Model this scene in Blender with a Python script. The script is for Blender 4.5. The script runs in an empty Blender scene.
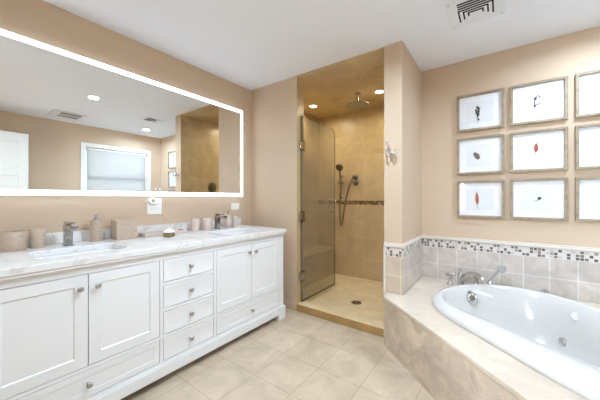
import bpy, bmesh, math, random
from mathutils import Vector, Matrix
random.seed(4)
PI = math.pi
S = bpy.context.scene
COL = S.collection

# ------------------------------------------------------------------ camera
cam = bpy.data.cameras.new('camera'); camo = bpy.data.objects.new('camera', cam); COL.objects.link(camo)
camo.location = (0, 0, 1.197); camo.rotation_euler = (PI/2, 0, math.radians(36.3))
cam.sensor_width = 36; cam.lens = 36*272/600; cam.shift_y = -2/600; cam.clip_start = 0.02
S.camera = camo
# ------------------------------------------------------------------ world (bright overcast daylight)
w = bpy.data.worlds.new('sky'); S.world = w; w.use_nodes = True
wn = w.node_tree.nodes; wl = w.node_tree.links
bg = wn['Background']; bg.inputs[0].default_value = (0.66, 0.82, 1.0, 1); bg.inputs[1].default_value = 19.0
# ------------------------------------------------------------------ view
S.view_settings.view_transform = 'Standard'; S.view_settings.look = 'None'
S.view_settings.gamma = 1; S.view_settings.use_curve_mapping = False
S.view_settings.exposure = 0.88
S.cycles.use_denoising = True
S.cycles.max_bounces = 12; S.cycles.diffuse_bounces = 7; S.cycles.glossy_bounces = 6
S.cycles.transparent_max_bounces = 12; S.cycles.sample_clamp_indirect = 6
LED = 4.5            # mirror light band emission
CAN_W = 22.5; TUB_W = 11.0         # room downlights, watts
SHOWER_W = 3.7      # shower downlights, watts
COOL = (0.64, 0.81, 1.0); WARM = (0.95, 0.88, 0.64)
# daylight portals sitting in the window openings (they only guide the sky light)
def portal(name, loc, rot, sx, sy):
    l = bpy.data.lights.new(name, 'AREA'); l.shape = 'RECTANGLE'; l.size = sx; l.size_y = sy
    l.cycles.is_portal = True
    o = bpy.data.objects.new(name, l); o.location = loc; o.rotation_euler = rot; COL.objects.link(o)
portal('window_daylight', (1.325, 2.185, 1.55), (0, PI/2, 0), 1.13, 1.06)
portal('bedroom_daylight', (-1.5, -3.63, 1.45), (-PI/2, 0, 0), 1.4, 1.3)
portal('added_window_daylight', (-2.56, -2.9, 1.35), (0, -PI/2, 0), 1.9, .8)  # portal for the unseen side window added as fill

# ------------------------------------------------------------------ materials
def new_mat(name):
    m = bpy.data.materials.new(name); m.use_nodes = True
    nt = m.node_tree; b = nt.nodes['Principled BSDF']
    return m, nt, b
def lin(c):
    return tuple((x/12.92 if x <= .04045 else ((x+.055)/1.055)**2.4) for x in c)
def rgb(r, g, b): return lin((r/255, g/255, b/255)) + (1,)
def ramp(nt, stops, interp='LINEAR'):
    r = nt.nodes.new('ShaderNodeValToRGB'); r.color_ramp.interpolation = interp
    e = r.color_ramp.elements
    while len(e) < len(stops): e.new(0.5)
    for el, (p, c) in zip(e, stops): el.position = p; el.color = c
    return r
def simple(name, col, rough=.5, metal=0.0, vary=.05, scale=8, bump=0.0, coat=0.0, spec=.5):
    """plain surface with a faint procedural mottling"""
    m, nt, b = new_mat(name)
    n = nt.nodes.new('ShaderNodeTexNoise'); n.inputs['Scale'].default_value = scale; n.inputs['Detail'].default_value = 4
    tc = nt.nodes.new('ShaderNodeTexCoord'); nt.links.new(tc.outputs['Object'], n.inputs['Vector'])
    lo = tuple(x*(1-vary) for x in col[:3])+(1,); hi = tuple(min(1, x*(1+vary)) for x in col[:3])+(1,)
    r = ramp(nt, [(.3, lo), (.7, hi)]); nt.links.new(n.outputs['Fac'], r.inputs[0]); nt.links.new(r.outputs[0], b.inputs['Base Color'])
    b.inputs['Roughness'].default_value = rough; b.inputs['Metallic'].default_value = metal
    b.inputs['Coat Weight'].default_value = coat; b.inputs['Specular IOR Level'].default_value = spec
    if bump:
        bp = nt.nodes.new('ShaderNodeBump'); bp.inputs['Strength'].default_value = bump; bp.inputs['Distance'].default_value = .002
        n2 = nt.nodes.new('ShaderNodeTexNoise'); n2.inputs['Scale'].default_value = 180
        nt.links.new(tc.outputs['Object'], n2.inputs['Vector']); nt.links.new(n2.outputs['Fac'], bp.inputs['Height']); nt.links.new(bp.outputs[0], b.inputs['Normal'])
    return m
def uv_nodes(nt, du, dv, ou, ov):
    g = nt.nodes.new('ShaderNodeNewGeometry')
    outs = []
    for d, o in ((du, ou), (dv, ov)):
        dp = nt.nodes.new('ShaderNodeVectorMath'); dp.operation = 'DOT_PRODUCT'; dp.inputs[1].default_value = d
        nt.links.new(g.outputs['Position'], dp.inputs[0])
        ad = nt.nodes.new('ShaderNodeMath'); ad.operation = 'ADD'; ad.inputs[1].default_value = o + 50.0
        nt.links.new(dp.outputs['Value'], ad.inputs[0]); outs.append(ad.outputs[0])
    c = nt.nodes.new('ShaderNodeCombineXYZ'); nt.links.new(outs[0], c.inputs[0]); nt.links.new(outs[1], c.inputs[1])
    return c.outputs[0], g.outputs['Position'], outs
def tile(name, du, dv, ou, ov, size, ca, cb, grout, mortar=.004, rough=.35, vein=.5, nscale=3.0, size_v=None, bands=None, bump=.35):
    """stone tile grid in world units; bands = list of (axis offset lo, hi) of mosaic strips along v"""
    m, nt, b = new_mat(name)
    size_v = size_v or size
    # shift by whole tiles so that the +50 offset keeps the phase
    k = 50.0
    vec, pos, (uo, vo) = uv_nodes(nt, du, dv, ou - (k % size), ov - (k % size_v))
    br = nt.nodes.new('ShaderNodeTexBrick'); br.offset = 0; br.squash = 1
    nt.links.new(vec, br.inputs['Vector'])
    br.inputs['Scale'].default_value = 1; br.inputs['Brick Width'].default_value = size; br.inputs['Row Height'].default_value = size_v
    br.inputs['Mortar Size'].default_value = mortar; br.inputs['Mortar Smooth'].default_value = .2
    br.inputs['Color1'].default_value = ca; br.inputs['Color2'].default_value = cb; br.inputs['Mortar'].default_value = grout
    n = nt.nodes.new('ShaderNodeTexNoise'); n.inputs['Scale'].default_value = nscale; n.inputs['Detail'].default_value = 8
    n.inputs['Roughness'].default_value = .65; n.inputs['Distortion'].default_value = .8
    nt.links.new(pos, n.inputs['Vector'])
    lo = 1-.22*vein; hi = 1+.12*vein
    r = ramp(nt, [(.3, (lo, lo*.985, lo*.96, 1)), (.7, (hi, hi, hi, 1))]); nt.links.new(n.outputs['Fac'], r.inputs[0])
    mx = nt.nodes.new('ShaderNodeMix'); mx.data_type = 'RGBA'; mx.blend_type = 'MULTIPLY'; mx.inputs[0].default_value = 1
    nt.links.new(br.outputs['Color'], mx.inputs[6]); nt.links.new(r.outputs[0], mx.inputs[7])
    out = mx.outputs[2]
    if bands:
        for lo_v, hi_v, sz, stops in bands:
            mb = nt.nodes.new('ShaderNodeTexBrick'); mb.offset = 0
            vv = nt.nodes.new('ShaderNodeVectorMath'); vv.operation = 'ADD'; vv.inputs[1].default_value = (0, sz - ((lo_v + ov - (k % size_v) + 50) % sz), 0)
            nt.links.new(vec, vv.inputs[0]); nt.links.new(vv.outputs[0], mb.inputs['Vector'])
            mb.inputs['Scale'].default_value = 1; mb.inputs['Brick Width'].default_value = sz; mb.inputs['Row Height'].default_value = sz
            mb.inputs['Mortar Size'].default_value = .0022; mb.inputs['Mortar Smooth'].default_value = 0
            mb.inputs['Color1'].default_value = (0, 0, 0, 1); mb.inputs['Color2'].default_value = (1, 1, 1, 1); mb.inputs['Mortar'].default_value = (.995, .995, .995, 1)
            rr = ramp(nt, stops, 'CONSTANT'); nt.links.new(mb.outputs['Color'], rr.inputs[0])
            a = nt.nodes.new('ShaderNodeMath'); a.operation = 'GREATER_THAN'; a.inputs[1].default_value = lo_v + ov - (k % size_v) + 50
            nt.links.new(vo, a.inputs[0])
            c = nt.nodes.new('ShaderNodeMath'); c.operation = 'LESS_THAN'; c.inputs[1].default_value = hi_v + ov - (k % size_v) + 50
            nt.links.new(vo, c.inputs[0])
            f = nt.nodes.new('ShaderNodeMath'); f.operation = 'MULTIPLY'; nt.links.new(a.outputs[0], f.inputs[0]); nt.links.new(c.outputs[0], f.inputs[1])
            m2 = nt.nodes.new('ShaderNodeMix'); m2.data_type = 'RGBA'; nt.links.new(f.outputs[0], m2.inputs[0])
            nt.links.new(out, m2.inputs[6]); nt.links.new(rr.outputs[0], m2.inputs[7]); out = m2.outputs[2]
    nt.links.new(out, b.inputs['Base Color']); b.inputs['Roughness'].default_value = rough
    bp = nt.nodes.new('ShaderNodeBump'); bp.inputs['Strength'].default_value = bump; bp.inputs['Distance'].default_value = .002; bp.invert = True
    nt.links.new(br.outputs['Fac'], bp.inputs['Height']); nt.links.new(bp.outputs[0], b.inputs['Normal'])
    return m
def emit(name, col, strength):
    m = bpy.data.materials.new(name); m.use_nodes = True; nt = m.node_tree
    nt.nodes.remove(nt.nodes['Principled BSDF']); e = nt.nodes.new('ShaderNodeEmission')
    e.inputs[0].default_value = col + (1,); e.inputs[1].default_value = strength
    nt.links.new(e.outputs[0], nt.nodes['Material Output'].inputs[0]); return m
def clear_glass(name, tint, refl=.06, rough=0.0, haze=0.0):
    """thin glass sheet: see-through with fresnel reflection"""
    m = bpy.data.materials.new(name); m.use_nodes = True; nt = m.node_tree
    nt.nodes.remove(nt.nodes['Principled BSDF'])
    t = nt.nodes.new('ShaderNodeBsdfTransparent'); t.inputs[0].default_value = tint + (1,)
    g = nt.nodes.new('ShaderNodeBsdfGlossy'); g.inputs['Roughness'].default_value = rough
    lw = nt.nodes.new('ShaderNodeLayerWeight'); lw.inputs[0].default_value = .5
    pw = nt.nodes.new('ShaderNodeMath'); pw.operation = 'POWER'; pw.inputs[1].default_value = 5
    nt.links.new(lw.outputs['Facing'], pw.inputs[0])
    mu = nt.nodes.new('ShaderNodeMath'); mu.operation = 'MULTIPLY_ADD'; mu.inputs[1].default_value = .7; mu.inputs[2].default_value = refl
    nt.links.new(pw.outputs[0], mu.inputs[0]); mu.use_clamp = True
    mx = nt.nodes.new('ShaderNodeMixShader'); nt.links.new(mu.outputs[0], mx.inputs[0]); nt.links.new(t.outputs[0], mx.inputs[1]); nt.links.new(g.outputs[0], mx.inputs[2])
    out = mx.outputs[0]
    if haze:   # uneven milky haze mixed into the glass
        d = nt.nodes.new('ShaderNodeBsdfDiffuse'); d.inputs[0].default_value = (.78, .77, .72, 1)
        tl = nt.nodes.new('ShaderNodeBsdfTranslucent'); tl.inputs[0].default_value = (.78, .77, .72, 1)
        m1 = nt.nodes.new('ShaderNodeMixShader'); m1.inputs[0].default_value = .5
        nt.links.new(d.outputs[0], m1.inputs[1]); nt.links.new(tl.outputs[0], m1.inputs[2])
        n = nt.nodes.new('ShaderNodeTexNoise'); n.inputs['Scale'].default_value = 2.5
        rr = ramp(nt, [(.3, (haze*.7,)*3+(1,)), (.7, (haze*1.3,)*3+(1,))]); nt.links.new(n.outputs['Fac'], rr.inputs[0])
        m2 = nt.nodes.new('ShaderNodeMixShader'); nt.links.new(rr.outputs[0], m2.inputs[0])
        nt.links.new(out, m2.inputs[1]); nt.links.new(m1.outputs[0], m2.inputs[2]); out = m2.outputs[0]
    nt.links.new(out, nt.nodes['Material Output'].inputs[0]); return m

BEIGE = rgb(204, 181, 156)
M = {}
M['paint'] = simple('beige_wall_paint', BEIGE, .75, vary=.015, scale=3, bump=.08, spec=.25)
M['ceil'] = simple('ceiling_paint', rgb(233, 235, 240), .9, vary=.01, scale=2, bump=.06, spec=.2)
M['white'] = simple('white_lacquer', rgb(226, 226, 226), .38, vary=.01, scale=5)
M['trimwhite'] = simple('white_trim_paint', rgb(232, 231, 227), .45, vary=.01)
M['captile'] = simple('tile_cap', rgb(216, 206, 196), .35, vary=.03)
M['stripe'] = simple('glass_edge_green', rgb(70, 76, 64), .2)
M['chrome'] = simple('polished_chrome', (.66, .66, .67, 1), .12, 1.0, vary=.02)
M['nickel'] = simple('brushed_nickel', (.46, .45, .44, 1), .28, 1.0, vary=.04)
M['bronze'] = simple('aged_nickel', (.28, .25, .22, 1), .3, 1.0, vary=.05)
M['acrylic'] = simple('white_acrylic', rgb(208, 204, 199), .14, vary=.006, coat=.4)
M['porcelain'] = simple('white_porcelain', rgb(240, 240, 238), .1, vary=.006, coat=.4)
M['taupe'] = simple('taupe_resin', rgb(186, 166, 146), .6, vary=.09, scale=60)
M['blush'] = simple('pale_taupe_resin', rgb(205, 188, 176), .6, vary=.06, scale=60)
M['dark'] = simple('dark_void', (.012, .012, .012, 1), .9)
M['grey'] = simple('badge_and_shade_grey', (.05, .05, .05, 1), .8)  # own grey of the tub badge; painted shade behind the exhaust grille
M['wood'] = simple('weathered_oak', rgb(152, 134, 110), .6, vary=.22, scale=26, bump=.15)
M['ventpaint'] = simple('vent_paint', rgb(226, 228, 231), .6, vary=.01)
M['faucet'] = simple('dark_polished_chrome', (.45, .44, .44, 1), .1, 1.0, vary=.02)
M['paper'] = simple('white_paper', rgb(236, 236, 238), .85, vary=.008)
M['mat'] = simple('white_mat_board', rgb(248, 248, 250), .9, vary=.006)
M['plastic'] = simple('white_plastic', rgb(240, 239, 234), .35, vary=.01)
M['gold'] = simple('antique_gold', (.36, .28, .14, 1), .3, 1.0, vary=.15, scale=40)
M['cord'] = simple('grey_cord', rgb(176, 160, 140), .6)
M['curb'] = simple('shaded_tan_marble', rgb(170, 134, 84), .3, vary=.12, scale=9)  # tan stone browned further, shade of the front face put into the colour
M['rubber'] = simple('black_rubber', (.02, .02, .02, 1), .7)
M['leafgreen'] = simple('dried_green_leaf', rgb(74, 78, 58), .8, vary=.2, scale=60)
M['leafgrey'] = simple('dried_grey_leaf', rgb(108, 98, 80), .8, vary=.3, scale=80)
M['leafred'] = simple('dried_red_leaf', rgb(176, 100, 70), .8, vary=.25, scale=70)
M['stem'] = simple('dried_dark_stem', rgb(88, 80, 70), .8, vary=.2)
M['black'] = simple('beetle_black', rgb(40, 38, 36), .5, vary=.1)
M['doorpaint'] = simple('white_door_paint', rgb(206, 203, 195), .5, vary=.01)
M['led'] = emit('led_band_light', (.74, .87, 1.0), LED)
M['lens'] = emit('downlight_lens', (.85, .93, 1.0), 14)
M['lenswarm'] = emit('shower_lens', (1.0, .84, .58), 14)
M['glass'] = clear_glass('window_glass', (.95, .97, .97), .05)
M['frameglass'] = clear_glass('picture_glass', (.97, .97, .97), .018)
M['showerglass'] = clear_glass('shower_door_glass', (.82, .80, .73), .05, 0.0, .15)
m, nt, b = new_mat('mirror_silver'); b.inputs['Base Color'].default_value = (.90, .91, .90, 1); b.inputs['Metallic'].default_value = 1; b.inputs['Roughness'].default_value = .0; M['mirror'] = m
# window shade: translucent white cloth
m, nt, b = new_mat('shade_cloth'); b.inputs['Base Color'].default_value = (.7, .72, .74, 1); b.inputs['Roughness'].default_value = .9
tr = nt.nodes.new('ShaderNodeBsdfTranslucent'); tr.inputs[0].default_value = (.25, .225, .20, 1)
mx = nt.nodes.new('ShaderNodeMixShader'); mx.inputs[0].default_value = .6
nt.links.new(b.outputs[0], mx.inputs[1]); nt.links.new(tr.outputs[0], mx.inputs[2]); nt.links.new(mx.outputs[0], nt.nodes['Material Output'].inputs[0]); M['shade'] = m
# counter marble: white with faint warm veins
m, nt, b = new_mat('white_marble'); tc = nt.nodes.new('ShaderNodeTexCoord')
n = nt.nodes.new('ShaderNodeTexNoise'); n.inputs['Scale'].default_value = 2.6; n.inputs['Detail'].default_value = 9; n.inputs['Distortion'].default_value = 1.6
nt.links.new(tc.outputs['Object'], n.inputs['Vector'])
r = ramp(nt, [(.40, rgb(226, 224, 221)), (.485, rgb(224, 221, 219)), (.5, rgb(206, 200, 195)), (.515, rgb(225, 223, 221)), (.7, rgb(230, 228, 226))])
nt.links.new(n.outputs['Fac'], r.inputs[0]); nt.links.new(r.outputs[0], b.inputs['Base Color']); b.inputs['Roughness'].default_value = .2; M['marble'] = m
# stone tiles
X, Y, Z = (1, 0, 0), (0, 1, 0), (0, 0, 1)
q = math.sqrt(.5)
M['floor'] = tile('floor_stone_tile', X, Y, 1.028, -1.615, .313, rgb(200, 183, 160), rgb(193, 176, 153), rgb(172, 154, 131), .003, .3, 1.05, 4.5)
MOS = [(0, rgb(98, 88, 80)), (.22, rgb(126, 114, 104)), (.42, rgb(196, 186, 178)), (.55, rgb(212, 205, 198)), (.72, rgb(152, 138, 126)), (.82, rgb(214, 208, 202))]
MOSB = [(0, rgb(84, 66, 44)), (.25, rgb(128, 104, 68)), (.5, rgb(190, 166, 122)), (.75, rgb(112, 90, 60))]
TA, TB, TG = rgb(208, 197, 187), rgb(197, 187, 178), rgb(222, 216, 210)
M['tubtile_y'] = tile('tub_wall_tile', X, Z, .0035-.165*0, -.385, .165, TA, TB, TG, .004, .3, .95, 7, size_v=.162, bands=[(.708, .783, .025, MOS)])
M['tubtile_x'] = tile('tub_wall_tile_side', Y, Z, -2.31, -.385, .165, TA, TB, TG, .004, .3, .95, 7, size_v=.162, bands=[(.708, .783, .025, MOS)])
CA, CB, CG = rgb(212, 193, 172), rgb(203, 183, 160), rgb(222, 206, 188)
M['piertile'] = tile('pier_front_tile', X, Z, .66, -.385, .22, rgb(206, 188, 168), rgb(198, 180, 160), CG, .004, .35, .5, 7, size_v=.162, bands=[(.708, .783, .025, MOS)])
M['panel'] = tile('tub_panel_tile', (.521, -.479, q), (.521, -.479, -q), .03, .05, .30, rgb(210, 193, 173), rgb(199, 181, 161), rgb(208, 193, 175), .003, .35, 1.4, 7)
M['deck'] = tile('tub_deck_tile', (q, -q, 0), (q, q, 0), .1, -1.02, .33, rgb(212, 198, 180), rgb(206, 191, 173), rgb(204, 191, 174), .003, .3, .7, 5)
SA, SB, SG = rgb(202, 180, 142), rgb(192, 169, 130), rgb(206, 186, 150)
M['sh_back'] = tile('shower_back_tile', X, Z, .1, -.02, .30, SA, SB, SG, .004, .35, .8, 4, bands=[(1.098, 1.158, .02, MOSB)])
M['sh_side'] = tile('shower_side_tile', Y, Z, -2.43, -.02, .30, SA, SB, SG, .004, .35, .8, 4)
M['sh_flat'] = tile('shower_floor_tile', X, Y, .1, .1, .15, rgb(222, 202, 164), rgb(214, 194, 156), SG, .003, .4, .5, 5)
M['sh_ceil'] = tile('shower_ceiling_tile', (q, q, 0), (q, -q, 0), .1, .1, .30, SA, SB, SG, .004, .45, .9, 4)

# ------------------------------------------------------------------ mesh helpers
def B(): return bmesh.new()
def box(bm, x0, x1, y0, y1, z0, z1, mi=0):
    v = [bm.verts.new(p) for p in ((x0,y0,z0),(x1,y0,z0),(x1,y1,z0),(x0,y1,z0),(x0,y0,z1),(x1,y0,z1),(x1,y1,z1),(x0,y1,z1))]
    fs = [bm.faces.new([v[i] for i in q]) for q in ((0,3,2,1),(4,5,6,7),(0,1,5,4),(1,2,6,5),(2,3,7,6),(3,0,4,7))]
    for f in fs: f.material_index = mi
    return fs
def basis(d):
    d = Vector(d).normalized(); up = Vector((0,0,1)) if abs(d.z) < .9 else Vector((1,0,0))
    a = d.cross(up).normalized(); return a, a.cross(d).normalized(), d
def rings_to_mesh(bm, rings, close_ring=True, cap0=True, cap1=True):
    vs = [[bm.verts.new(p) for p in r] for r in rings]
    n = len(vs[0])
    for a, b_ in zip(vs, vs[1:]):
        for i in range(n if close_ring else n-1):
            j = (i+1) % n
            bm.faces.new((a[i], a[j], b_[j], b_[i]))
    if cap0: bm.faces.new(list(reversed(vs[0])))
    if cap1: bm.faces.new(vs[-1])
def tube(bm, pts, r, seg=12):
    pts = [Vector(p) for p in pts]; rad = r if isinstance(r, (list, tuple)) else [r]*len(pts)
    rings = []; prev = None
    for i, p in enumerate(pts):
        d = (pts[min(i+1, len(pts)-1)] - pts[max(i-1, 0)]).normalized()
        if prev is None: a, b_, _ = basis(d)
        else:
            a = (prev - d*prev.dot(d)).normalized(); b_ = d.cross(a)
        prev = a
        b_ = d.cross(a)
        rings.append([p + (a*math.cos(2*PI*k/seg) + b_*math.sin(2*PI*k/seg))*rad[i] for k in range(seg)])
    rings_to_mesh(bm, rings)
def lathe(bm, prof, c=(0,0,0), d=(0,0,1), seg=28, cap0=True, cap1=True):
    a, b_, d = basis(d); c = Vector(c)
    rings_to_mesh(bm, [[c + d*h + (a*math.cos(2*PI*k/seg) + b_*math.sin(2*PI*k/seg))*max(r, 1e-4) for k in range(seg)] for r, h in prof], True, cap0, cap1)
def smooth_path(pts, n=8):
    P = [Vector(p) for p in pts]; P = [P[0]*2-P[1]] + P + [P[-1]*2-P[-2]]; out = []
    for i in range(1, len(P)-2):
        for k in range(n):
            t = k/n; a, b_, c, d = P[i-1:i+3]
            out.append(.5*((2*b_) + (c-a)*t + (2*a-5*b_+4*c-d)*t*t + (-a+3*b_-3*c+d)*t**3))
    out.append(P[-2]); return out
def slab(bm, outer, holes, z0, z1, mi=0):
    """flat plate with holes, in the xy plane"""
    edges = []
    for loop in [outer] + holes:
        vs = [bm.verts.new((p[0], p[1], z0)) for p in loop]
        edges += [bm.edges.new((vs[i], vs[(i+1) % len(vs)])) for i in range(len(vs))]
    r = bmesh.ops.triangle_fill(bm, use_beauty=True, use_dissolve=False, edges=edges)
    fs = [g for g in r['geom'] if isinstance(g, bmesh.types.BMFace)]
    e = bmesh.ops.extrude_face_region(bm, geom=fs)
    bmesh.ops.translate(bm, verts=[g for g in e['geom'] if isinstance(g, bmesh.types.BMVert)], vec=(0, 0, z1-z0))
    bmesh.ops.recalc_face_normals(bm, faces=bm.faces[:])
def rrect(cx, cy, hx, hy, r, n=6):
    out = []
    for (sx, sy, a0) in ((1,1,0),(-1,1,PI/2),(-1,-1,PI),(1,-1,1.5*PI)):
        for k in range(n+1):
            a = a0 + PI/2*k/n; out.append((cx+sx*(hx-r)+r*math.cos(a), cy+sy*(hy-r)+r*math.sin(a)))
    return out
def xf(bm, mat): bmesh.ops.transform(bm, matrix=mat, verts=bm.verts[:]); return bm
def obj(name, bm, mat, parent=None, bevel=0.0, smooth=True, loc=(0,0,0), rot=(0,0,0), angle=40):
    bmesh.ops.recalc_face_normals(bm, faces=bm.faces[:])
    me = bpy.data.meshes.new(name); bm.to_mesh(me); bm.free()
    for mm in (mat if isinstance(mat, list) else [mat]): me.materials.append(mm)
    if smooth:
        me.shade_smooth(); me.set_sharp_from_angle(angle=math.radians(angle))
    o = bpy.data.objects.new(name, me); COL.objects.link(o); o.location = loc; o.rotation_euler = rot
    if parent: o.parent = parent
    if bevel:
        md = o.modifiers.new('bevel', 'BEVEL'); md.width = bevel; md.segments = 2; md.limit_method = 'ANGLE'; md.angle_limit = math.radians(50)
        md.harden_normals = False
    return o
def tag(o, label, cat, group=None):
    o['label'] = label; o['category'] = cat
    if group: o['group'] = group
    return o
def thing(name, label, cat, loc=(0,0,0), rotz=0, group=None):
    o = bpy.data.objects.new(name, None); COL.objects.link(o); o.location = loc; o.rotation_euler = (0,0,rotz); o.empty_display_size = .05
    return tag(o, label, cat, group)
def struct(name, bm, mat, parent=None, bevel=0.0, smooth=False):
    o = obj(name, bm, mat, parent, bevel, smooth)
    if not parent: o['kind'] = 'structure'
    return o
def dup(root, loc, label=None, rotz=None):
    r = root.copy(); COL.objects.link(r); r.location = loc
    if rotz is not None: r.rotation_euler = (0,0,rotz)
    if label: r['label'] = label
    def kids(src, dst):
        for ch in list(src.children):
            c = ch.copy(); COL.objects.link(c); c.parent = dst; kids(ch, c)
    kids(root, r); return r
def paint_faces(bm, rules):
    """rules: function(normal, centre) -> material index"""
    bmesh.ops.recalc_face_normals(bm, faces=bm.faces[:])
    for f in bm.faces: f.material_index = rules(f.normal, f.calc_center_median())

# ------------------------------------------------------------------ dimensions
H = 2.5; WL = -2.43; WR = 1.2; YS = 2.31; YJ = 2.43; YB = 3.75; YE = 3.0
OL, OR_, PX = -1.738, -.80, -.65
YD = -.03; YD2 = -.15; YBED = -3.5

# ------------------------------------------------------------------ setting
bm = B(); box(bm, WL-.12, WR+.12, YBED-.12, YB+.12, -.1, 0); struct('floor', bm, M['floor'])
bm = B(); box(bm, WL-.12, WR+.12, YBED-.12, YB+.12, H, H+.1); struct('ceiling', bm, M['ceil'])
bm = B()
slab(bm, [(YBED-.12, 0), (YB+.12, 0), (YB+.12, H), (YBED-.12, H)], [[(-3.3, .4), (-2.5, .4), (-2.5, 2.3), (-3.3, 2.3)]], 0, .12)  # hole for the side window added to brighten the bedroom
xf(bm, Matrix(((0,0,1,WL-.12),(1,0,0,0),(0,1,0,0),(0,0,0,1)))); struct('wall_left', bm, M['paint'])
# right wall with the sash window opening, built in yz then stood up
bm = B()
slab(bm, [(YBED-.12, 0), (YE+.12, 0), (YE+.12, H), (YBED-.12, H)], [[(1.66, 1.0), (2.71, 1.0), (2.71, 2.12), (1.66, 2.12)]], 0, .12)
xf(bm, Matrix(((0,0,1,WR),(1,0,0,0),(0,1,0,0),(0,0,0,1)))); struct('wall_right', bm, M['paint'])
bm = B(); box(bm, PX, WR+.12, YE, YE+.12, 0, H); struct('wall_back', bm, M['paint'])
bm = B(); box(bm, WL, OL, YS, YJ, 0, H)
paint_faces(bm, lambda n, c: 0 if n.y < -.5 else 1); struct('wall_shower_front', bm, [M['paint'], M['sh_side']])
bm = B(); box(bm, OR_, PX, YS, YB+.12, 0, H)
paint_faces(bm, lambda n, c: 1 if n.x < -.5 else 0); struct('wall_pier', bm, [M['paint'], M['sh_side']])
bm = B(); box(bm, WL, OR_, YB, YB+.12, 0, H); struct('wall_shower_back', bm, M['sh_back'])
bm = B(); box(bm, WL, WL+.05, YJ, YB, 0, H); struct('wall_shower_left', bm, M['sh_side'])
bm = B(); box(bm, WL+.05, OR_, YJ, YB, 0, .02); struct('floor_shower', bm, M['sh_flat'])
bm = B(); slab(bm, [(WL+.05, YJ), (OL, YJ), (OL, YS+.004), (OR_, YS+.004), (OR_, YB), (WL+.05, YB)], [], H-.008, H); struct('ceiling_shower', bm, M['sh_ceil'])
# entrance wall behind the camera with a cased opening, and the bedroom beyond it
bm = B()
slab(bm, [(WL, 0), (-.62, 0), (-.62, 2.10), (.80, 2.10), (.80, 0), (WR, 0), (WR, H), (WL, H)], [], 0, .12)
xf(bm, Matrix(((1,0,0,0),(0,0,1,YD2),(0,1,0,0),(0,0,0,1)))); struct('wall_front', bm, M['paint'])
bm = B()
slab(bm, [(WL-.12, 0), (WR+.12, 0), (WR+.12, H), (WL-.12, H)], [[(-2.2, .8), (-.8, .8), (-.8, 2.1), (-2.2, 2.1)]], 0, .12)
xf(bm, Matrix(((1,0,0,0),(0,0,1,YBED-.12),(0,1,0,0),(0,0,0,1)))); struct('wall_bedroom', bm, M['paint'])
bm = B()
for x0, x1, z0, z1 in ((-2.2,-2.15,.8,2.1),(-.85,-.8,.8,2.1),(-2.15,-.85,.8,.85),(-2.15,-.85,2.05,2.1),(-2.15,-.85,1.43,1.47)):
    box(bm, x0, x1, YBED-.09, YBED-.03, z0, z1)
struct('window_2', bm, M['trimwhite'])
bm = B()
for y0, y1, z0, z1 in ((-3.3,-3.25,.4,2.3),(-2.55,-2.5,.4,2.3),(-3.25,-2.55,.4,.45),(-3.25,-2.55,2.25,2.3),(-3.25,-2.55,1.33,1.37)):
    box(bm, WL-.09, WL-.03, y0, y1, z0, z1)
struct('window_added_fill', bm, M['trimwhite'])  # unseen window put in so more sky light bounces through the doorway
# shower bench and curb
bm = B(); box(bm, WL+.052, -2.07, YJ+.002, YB-.002, .02, .40); box(bm, WL+.052, -2.05, YJ+.002, YB-.002, .40, .43)
tag(obj('shower_bench', bm, M['sh_side'], bevel=.004), 'tan tiled bench built along the left wall of the shower', 'bench')
bm = B(); box(bm, OL, OR_+.03, YS-.008, YJ, 0, .075)
paint_faces(bm, lambda n, c: 1 if n.z > .5 else 0)  # top keeps the lighter tile, front carries its shade as colour
tag(obj('shower_curb', bm, [M['curb'], M['sh_flat']], bevel=.004), 'tan marble curb across the foot of the shower opening', 'curb')

# window_1 in the right wall (seen in the mirror)
wd = bpy.data.objects.new('window_1', None); COL.objects.link(wd); wd.location = (WR, 2.185, 1.0); wd['kind'] = 'structure'
bm = B()
for y0, y1, z0, z1 in ((-.525,-.48,0,1.12),(.48,.525,0,1.12),(-.48,.48,0,.045),(-.48,.48,1.075,1.12),(-.48,.48,.54,.59)):
    box(bm, .03, .09, y0, y1, z0, z1)
obj('window_sash', bm, M['trimwhite'], wd, .003)
bm = B()
for y0, y1, z0, z1 in ((-.60,-.525,-.07,1.19),(.525,.60,-.07,1.19),(-.525,.525,1.12,1.19),(-.525,.525,-.07,0)):
    box(bm, -.018, 0, y0, y1, z0, z1)
obj('window_casing', bm, M['trimwhite'], wd, .003)
bm = B(); box(bm, .058, .064, -.48, .48, .045, .54); box(bm, .058, .064, -.48, .48, .59, 1.075); obj('pane', bm, M['glass'], wd, smooth=False)
bm = B(); box(bm, .012, .016, -.50, .50, .10, 1.10); obj('shade', bm, M['shade'], wd, smooth=False)
bm = B(); tube(bm, [(.018, -.51, 1.09), (.018, .51, 1.09)], .018); obj('shade_roller', bm, M['plastic'], wd)

# tiled wainscot around the tub, its chair-rail caps, baseboard
DZ = .40
bm = B(); box(bm, PX+.01, WR, YE-.010, YE, DZ-.02, .786); struct('trim_1', bm, M['tubtile_y'])
bm = B(); box(bm, PX, PX+.010, YS, YE, DZ-.02, .786); struct('trim_2', bm, M['tubtile_x'])
bm = B(); box(bm, OR_+.012, PX+.010, YS-.010, YS, DZ-.02, .786); struct('trim_3', bm, M['piertile'])
bm = B(); box(bm, PX+.01, WR, YE-.02, YE, .786, .805); box(bm, PX+.01, WR, YE-.014, YE, .805, .818); struct('trim_4', bm, M['captile'], bevel=.005, smooth=True)
bm = B()
slab(bm, [(OR_, YS), (OR_, YS-.02), (PX+.02, YS-.02), (PX+.02, YE-.02), (PX, YE-.02), (PX, YS)], [], .786, .805)
slab(bm, [(OR_, YS), (OR_, YS-.014), (PX+.014, YS-.014), (PX+.014, YE-.014), (PX, YE-.014), (PX, YS)], [], .805, .818)
struct('trim_5', bm, M['captile'], bevel=.004, smooth=True)
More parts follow.
